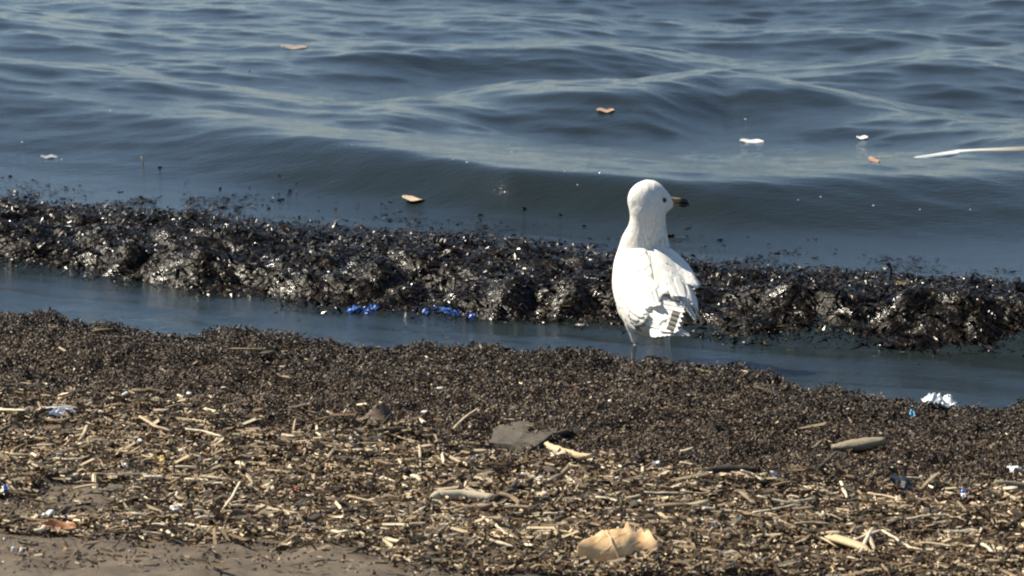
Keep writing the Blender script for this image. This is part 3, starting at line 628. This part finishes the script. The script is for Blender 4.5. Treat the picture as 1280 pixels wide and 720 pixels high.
thing('hollow_shade_branch', stick('s', [(860, 600), (905, 597), (950, 590)], [.006, .010, .004], m_bark, .008, 9, .9, .003), 'dark branch standing in for the shadowed hollow above the long reeds', 'branch')  # dark branch shape laid in as the shadow of this hollow
thing('wood_chip', stick('s', [(1032, 681), (1044, 684), (1074, 697), (1088, 702)], [.004, .0115, .0105, .005], simple('tan_wood_chip', (.40, .29, .16), (.60, .47, .28), 60, .75, .6, .002, (1, 5, 5)), .012, 10, .5, .0015), 'broad tan chip of split wood next to crossed splinters', 'wood')
# bark slab
C_ = [ground(*p)[:2] for p in [(611, 566), (618, 541), (650, 536), (700, 540), (692, 560), (672, 568), (655, 572), (636, 570)]]; gz = ground(655, 556); V = []
for dz in (0, -.009):
    for i, c_ in enumerate(C_): V.append((c_[0] - gz[0], c_[1] - gz[1], .012 + dz + (.008 if i in (2, 3, 4) else .0) - (.008 if i in (6,) else 0)))
V += [(.0, .0, .016), (.0, .0, .004)]; k = len(C_); F = []
for i in range(k): j = (i + 1) % k; F += [(j, i, 2 * k), (k + i, k + j, 2 * k + 1), (i, j, k + j, k + i)]
bm = bmesh.new(); me = bpy.data.meshes.new('slab'); me.from_pydata(V, [], F); bm.from_mesh(me); bmesh.ops.subdivide_edges(bm, edges=bm.edges, cuts=5, use_grid_fill=True); bmesh.ops.recalc_face_normals(bm, faces=bm.faces); bm.to_mesh(me); bm.free()
irregular(me, .0045, 45, 5); me.materials.append(m_slab); put('bark_slab', me, loc=gz, label='flat grey slab of bark lying level in the wrack', cat='bark')
# stones, shells, litter
m_stone = simple('white_stone', (.60, .59, .56), (.80, .79, .76), 70, .55, .4)
for px, py, r, lb in [(88, 663, .0075, 'small white pebble touching the rust-orange leaf'), (63, 647, .0072, 'off-white pebble on the bare sand patch'),
                      (17, 693, .0045, 'tiny white pebble on the sand, twin of a pinkish one'), (27, 695, .0048, 'tiny pinkish white pebble on the sand'), (55, 651, .005, 'small grey-white pebble tucked against a larger off-white one')]:
    put('pebble', pebble(r, (1, .85, 1.1), int(px), m_stone), loc=lay(ground(px, py), r * .5 + .005), rot=(0, 0, px), label=lb, cat='pebble')
m_rust = simple('rust_leaf', (.24, .085, .03), (.50, .24, .10), 70, .6, .6, .003)
p = ground(75, 670); put('curled_leaf', leaf_mesh(.056, .026, m_rust, .2, .35, .1, 3), loc=lay(p, .013), rot=(.55, .05, -.12), label='rust-orange curled leaf on the sand beside a white pebble', cat='leaf')
m_brown = simple('brown_leaf', (.05, .032, .019), (.12, .08, .048), 60, .7, .7, .003); m_yel = simple('yellow_leaf', (.50, .36, .10), (.68, .52, .2), 60, .6, .4); m_red = simple('red_scrap', (.40, .05, .05), (.55, .10, .09), 60, .5, .3)
m_peach = simple('peach_leaf', (.42, .24, .12), (.62, .42, .26), 60, .65, .5)
for px, py, L, W, mt, rz, tilt, lb in [(478, 530, .058, .05, m_brown, .2, .7, 'domed dark brown dead leaf on the wrack'), (198, 583, .022, .018, m_yel, .4, .5, 'small yellow leaf scrap among the splinters'),
        (573, 600, .024, .020, m_peach, 1.1, .8, 'small reddish tan leaf scrap above the smooth pale stick'), (1270, 655, .034, .026, m_peach, .9, .8, 'peach-coloured broken leaf below the mottled brown stick'), (20, 545, .05, .036, m_brown, .3, .5, 'curled brown leaf in a hollow of the wrack'),
        (368, 623, .010, .008, m_red, .3, .4, 'tiny red scrap among the straw'), (305, 655, .05, .026, m_brown, .3, .6, 'brown leaf lying at the edge of the sand'), (540, 700, .03, .022, m_brown, .5, .6, 'small brown leaf among pale chaff'),
        (560, 487, .02, .014, m_brown, .2, .6, 'little brown leaf on the wet dark wrack')]:
    put('dead_leaf', leaf_mesh(L, W, mt, -.7 if mt is m_brown else .5, .25, .12, int(px)), loc=lay(ground(px, py), .014), rot=(tilt, .1, rz), label=lb, cat='leaf')
# pale feather
fr = put('loose_feather', None, loc=lay(ground(312, 500), .006), rot=(R(52), .1, R(-60)), label='pale downy feather stuck upright in the wrack', cat='feather')
put('vane', leaf_mesh(.040, .016, simple('down', (.42, .38, .30), (.58, .54, .45), 120, .8, .4), .2, .1, .25, 4), fr, loc=(.02, 0, 0), rot=(0, R(-30), 0))
q_ = smooth_all(tube([(-.018, 0, -.011), (.0, 0, -.001), (.02, 0, .0105)], [.0012, .001, .0006], 6)); q_.materials.append(m_straw2); put('quill', q_, fr)
M = NT('crumpled_foil'); M.set(Base_Color=(.80, .80, .77, 1), Roughness=.45); M.b.inputs['Metallic'].default_value = .15; m_foil = M.m
m_wht = simple('white_plastic', (.70, .70, .70), (.82, .82, .82), 60, .4, .2); m_cyan = simple('cyan_plastic', (.05, .42, .62), (.10, .55, .75), 60, .4, .2)
m_blue = simple('blue_plastic', (.015, .06, .28), (.04, .14, .45), 60, .3, .2); m_blk = simple('black_plastic', (.012, .012, .013), (.035, .035, .036), 60, .3, .3)
put('crumpled_foil', film(.056, .05, .030, 8, 14, m_foil), loc=lay(ground(1175, 513), .011), label='crumpled shiny white foil wrapper on the lip of the wrack', cat='litter')
for px, py, w_, d_, h_, mt, rz, rx, lb in [(1140, 528, .010, .02, .006, m_cyan, .3, 1.0, 'small bright cyan plastic scrap near the crumpled foil'), (1268, 594, .026, .02, .010, m_wht, .5, .4, 'curled white plastic strip on the dark wrack'),
        (1206, 624, .014, .012, .006, m_wht, .2, .5, 'small white plastic scrap with a blue scrap below it'), (1204, 633, .010, .010, .005, m_blue, .2, .6, 'small blue plastic scrap below a white one'), (1132, 620, .050, .06, .02, m_blk, .7, .7, 'torn black plastic film sticking up from the wrack'),
        (75, 521, .052, .03, .012, m_wht, .5, .35, 'torn strip of white paper on the wrack'), (282, 519, .014, .012, .006, m_wht, .1, .5, 'tiny white scrap below the upright feather'), (220, 643, .018, .014, .006, m_wht, .0, .5, 'little white scrap among straw above the sand'),
        (8, 618, .014, .014, .006, m_blue, .0, .6, 'small dark blue scrap at the edge of the sand patch'), (395, 400, .011, .02, .006, m_wht, .2, .5, 'tiny white piece standing in for a glint at the water line by a weed lump'), (414, 406, .009, .014, .005, m_wht, .2, .5, 'tiny white fleck standing in for a glint beside a weed lump at the water line'),  # the two water-line flecks are glints put in as white film
        (820, 588, .014, .012, .014, m_wht, .2, .6, 'small round white scrap on brown wrack above the long reeds'), (968, 607, .016, .014, .010, m_wht, .8, .7, 'pointed white scrap beside the dark hollow'), (892, 663, .012, .012, .006, m_wht, .3, .5, 'tiny white scrap among reeds right of the big leaf'),
        (442, 556, .014, .012, .006, m_wht, .3, .6, 'tiny white scrap below the domed brown leaf'), (155, 588, .012, .010, .005, m_wht, 0, .5, 'tiny white scrap among tan splinters by the yellow leaf')]:
    put('plastic_or_glint', film(w_, d_, h_, int(px), 8, mt), loc=lay(ground(px, py), .009), rot=(rx, .1, rz), label=lb, cat='litter')
MARKS = [(772, 680, 'the large curled tan leaf'), (655, 556, 'the grey bark slab'), (1070, 565, 'the rounded driftwood'), (1175, 507, 'the crumpled foil'), (580, 632, 'the smooth pale stick'), (75, 670, 'the rust-orange leaf'),
         (312, 492, 'the upright pale feather'), (478, 530, 'the domed brown leaf'), (1060, 690, 'the broad tan wood chip'), (198, 583, 'the yellow leaf scrap'), (905, 597, 'the dark hollow'), (1132, 618, 'the torn black plastic'), (1265, 618, 'the mottled brown stick'),
         (75, 521, 'the torn white paper'), (710, 578, 'the cream wood piece'), (368, 623, 'the tiny red scrap'), (305, 655, 'the brown leaf by the sand'), (850, 627, 'the long reeds'), (540, 700, 'the small brown leaf'), (820, 440, 'the gull')]
MARKS = [(ground(a, b), t) for a, b, t in MARKS]
def near(x, y): return min(MARKS, key=lambda m_: (m_[0][0] - x) ** 2 + (m_[0][1] - y) ** 2)[1]
# reeds one can pick out
reeds = [((850, 627), (902, 626)), ((879, 646), (904, 648)), ((941, 644), (992, 644)), ((994, 665), (1037, 666)), ((996, 655), (1016, 653)), ((1051, 613), (1059, 633)), ((1085, 627), (1128, 636)), ((1120, 687), (1153, 701)),
 ((1200, 674), (1223, 674)), ((1167, 654), (1197, 658)), ((926, 611), (953, 615)), ((850, 574), (866, 577)), ((850, 588), (867, 591)), ((1227, 691), (1241, 701)), ((1103, 675), (1122, 685)), ((943, 683), (969, 683)), ((947, 639), (1017, 637)),
 ((805, 626), (850, 627)), ((175, 541), (215, 549)), ((231, 546), (278, 556)), ((300, 615), (278, 650)), ((321, 644), (373, 654)), ((0, 523), (33, 523)), ((64, 583), (104, 584)), ((109, 543), (99, 562)), ((455, 602), (495, 613)), ((620, 669), (642, 684)),
 ((524, 569), (526, 595)), ((482, 658), (531, 646)), ((613, 686), (642, 695)), ((567, 547), (598, 542)), ((415, 675), (435, 675)), ((1075, 703), (1090, 672)), ((1093, 698), (1082, 674)), ((1064, 690), (1100, 676)), ((1132, 660), (1163, 655)), ((1150, 690), (1190, 694)), ((745, 632), (800, 630)), ((680, 648), (705, 652))]
for i, (a, b) in enumerate(reeds):
    r_ = random.uniform(.0022, .0036); mid = ((a[0] + b[0]) / 2, (a[1] + b[1]) / 2 + random.uniform(-1.5, 1.5))
    thing('reed_stalk', stick('s', [a, mid, b], [r_, r_ * 1.1, r_ * .8], m_straw2 if i % 3 else m_straw, .014, 7, .7, .0012, seed=i), ('long bleached' if i % 3 else 'long straw-coloured') + (' upright' if abs(a[0] - b[0]) < 16 else '') + ' piece of broken reed near ' + near(*ground(*mid)[:2]), 'reed', 'long broken reeds lying over the litter')
# shorter pieces, copied from a few shapes
def frag(L, r, flat, mat, seed, bend):
    n_ = 6; P = [(L * (t - .5), bend * L * (t - .5) ** 2, 0) for t in np.linspace(0, 1, n_)]
    me = irregular(tube(P, [r * (.35 + .65 * min(1, 4 * t + .1, 4 * (1 - t) + .25)) for t in np.linspace(0, 1, n_)], 6, flat), r * .35, 60, seed); me.materials.append(mat); return smooth_all(me)
sets = [('reed_fragment', 'short tan chip of dry reed near', 'reed', 'short tan reed chips on the litter', [frag(.024, .0028, .55, m_straw, i, random.uniform(-1, 1)) for i in range(5)] + [frag(.02, .0032, .5, m_straw2, i + 9, .6) for i in range(2)], 210, 0.06),
        ('twig_fragment', 'short brown bit of twig near', 'twig', 'short dark twig bits on the litter', [frag(.030, .0028, .9, m_twig, i + 20, random.uniform(-1.4, 1.4)) for i in range(4)] + [frag(.03, .003, .8, m_straw3, i + 30, .8) for i in range(3)], 170, .10),
        ('bark_chip', 'small dark flat chip of bark near', 'bark', 'flat dark bark chips on the wrack', [frag(.030, .0075, .3, m_bark, i + 40, .4) for i in range(4)], 70, .1),
        ('shell_chip', 'tiny white chip of shell near', 'shell', 'white shell chips on the litter', [frag(.009, .0034, .5, m_shell, i + 50, 1.) for i in range(4)], 90, .12)]
for name, lb, ct, gr, protos, N, dmin in sets:
    c = 0
    while c < N:
        x = random.uniform(-1.0, 1.0); y = random.uniform(6.2, 8.2); dd = float(dry(x, y))
        if d_shore(x, y) < .08 or random.random() > max(dd, dmin * .35) or float(sand(x, y)) > random.uniform(.2, 1.6): continue
        px, py = to_px(x, y, .05)
        if px < -10 or px > 1290 or py > 728: continue
        yaw = random.gauss(0, .5) if random.random() < .6 else random.uniform(0, 3.14)
        sc = min(math.exp(random.gauss(0, .42)), 1.9 if name in ('reed_fragment', 'twig_fragment') else 1.1); z = float(zbeach(x, y))
        put(name, random.choice(protos), loc=(x, y, z + .012), rot=(random.uniform(-.6, .6), random.gauss(0, .15), yaw), scale=(sc * random.uniform(.8, 1.3), sc, sc), label=lb + ' ' + near(x, y), cat=ct, group=gr); c += 1

# ------------------------------------------------------------------ things afloat
def afloat(px, py):
    z = .03
    for _ in range(30): p = at_z(px, py, z); z = .5 * z + .5 * float(zwater(p[0], p[1]))
    return np.array([p[0], p[1], float(zwater(p[0], p[1]))])
m_wetleaf = simple('wet_tan_leaf', (.48, .35, .22), (.66, .52, .36), 50, .35, .4)
m_murk = simple('sunk_leaf', (.25, .20, .15), (.36, .30, .22), 50, .3, .3); m_orl = simple('orange_wet_leaf', (.34, .20, .12), (.48, .31, .20), 50, .35, .4)
for px, py, L, W, mt, rz, lb in [(520, 249, .068, .05, m_wetleaf, .05, 'floating tan leaf with curled edge just behind the weedy wave'), (368, 60, .085, .05, m_murk, 0, 'dull tan leaf awash on open water far out'), (757, 139, .05, .04, m_orl, .1, 'dull orange leaf awash beyond the gull'),
        (1093, 201, .026, .05, m_orl, .4, 'small orange leaf floating by the pale sunken pole'), (940, 178, .065, .045, simple('white_float', (.55, .54, .50), (.72, .70, .66), 50, .45, .3), .05, 'larger white flake of litter floating beyond the gull'), (1080, 173, .04, .03, m_wht, .1, 'smaller white flake of litter floating near the pale pole'),
        (62, 197, .045, .03, simple('grey_float', (.22, .24, .25), (.32, .34, .35), 50, .4, .3), .1, 'grey-white feathery scrap floating in the dark wave face'), (1127, 368, .03, .03, simple('olive_leaf', (.14, .11, .03), (.22, .17, .06), 50, .4, .4), .1, 'olive leaf riding on top of the weedy wave')]:
    p = afloat(px, py); put('floating_leaf', leaf_mesh(L, W, mt, .12, .06, .08, int(px), wave=.002), loc=lay(p, .002 + (.02 if py > 300 else 0)), rot=(.12, .04, rz), label=lb, cat='leaf' if 'leaf' in lb else 'litter')
P = [afloat(1112, 206), afloat(1150, 197), afloat(1200, 190), afloat(1300, 187)]; g0 = P[1].copy()
me = smooth_all(tube([q - g0 + [0, 0, -.003 if i else -.010] for i, q in enumerate(P)], [.006, .014, .022, .030], 10, .4)); irregular(me, .002, 30, 3); M = NT('bleached_pole'); tc = M.new('ShaderNodeTexCoord'); sx_ = M.new('ShaderNodeSeparateXYZ'); M.link(tc.outputs['Generated'], sx_.inputs[0]); M.link(M.ramp(sx_.outputs['X'], [(0, (.45, .52, .52)), (.5, (.66, .69, .66)), (.66, (.68, .62, .48)), (1, (.62, .53, .38))]).outputs[0], M.b.inputs['Base Color']); M.set(Roughness=.35); me.materials.append(M.m); put('floating_pole', me, loc=g0, label='long pale bleached pole floating half under the water', cat='pole')
p = afloat(180, 204); me = smooth_all(tube([(0, 0, -.01), (-.003, 0, .006), (-.007, 0, .018)], [.0016, .0018, .0008], 6)); me.materials.append(m_yel); put('floating_straw', me, loc=p, label='thin yellow straw standing up out of the dark wave face', cat='straw')
M = NT('bubble'); M.set(Base_Color=(.75, .77, .78, 1), Roughness=.1); m_bub = M.m; bub = ball((0, 0, 0), .0042, (1.3, 1, .7), 12); bub.materials.append(m_bub)
for px, py in [(440, 181), (566, 199), (584, 203), (706, 214), (722, 228), (932, 149), (1092, 257), (1026, 246), (77, 199), (1150, 262), (640, 190), (28, 178), (138, 138), (750, 216), (1213, 262), (998, 250)]:
    put('bubble', bub, loc=afloat(px, py), scale=random.uniform(.3, .65), label='tiny white bubble floating on the dark water', cat='bubble', group='white bubbles on the dark water')
m_scr = simple('wet_weed_scrap', (.006, .005, .004), (.02, .015, .01), 70, .35, .5)
scr = [film(.022, .03, .004, i + 70, 6, m_scr, .001, .4) for i in range(5)]
for px, py in [(200, 209), (312, 89), (500, 264), (532, 272), (230, 243), (150, 240), (860, 285), (900, 300), (960, 305), (1010, 300), (1045, 312), (1080, 318), (1110, 322), (1150, 334), (1190, 342), (1230, 345), (700, 268), (655, 262), (600, 268), (420, 262), (300, 250), (880, 308), (1020, 322), (1080, 335), (985, 316), (935, 296), (1255, 338), (730, 282), (560, 275), (100, 232), (30, 236), (60, 233)]:
    put('weed_scrap', random.choice(scr), loc=lay(afloat(px, py), .001), rot=(random.uniform(-.3, .3), 0, random.uniform(-.6, .6)), scale=random.uniform(.25, .6), label='small dark scrap of weed adrift behind the weedy wave', cat='seaweed', group='dark weed scraps adrift on the water')
m_blue2 = simple('pale_blue_plastic', (.03, .14, .50), (.10, .26, .66), 60, .3, .2)
for i, (px, py, w_) in enumerate([(440, 385, .016), (449, 383, .020), (459, 386, .018), (468, 382, .020), (532, 386, .014), (545, 383, .020), (556, 385, .026), (569, 388, .018), (590, 392, .016)]):
    p = at_z(px, py, .012); put('plastic_strip', film(w_, .014, .005, int(px), 8, m_blue if i % 3 else m_blue2, jag=.4), loc=(p[0], p[1], max(.006, float(zwater(p[0], p[1])) + .004)), rot=(random.uniform(.6, 1.2), 0, random.uniform(-.5, .5)),
        label=('paler' if i % 3 == 0 else 'bright') + ' blue plastic strip in weed at the wave foot, ' + ('looser cluster' if i > 3 else 'tighter cluster'), cat='litter', group='blue plastic strips at the wave foot')
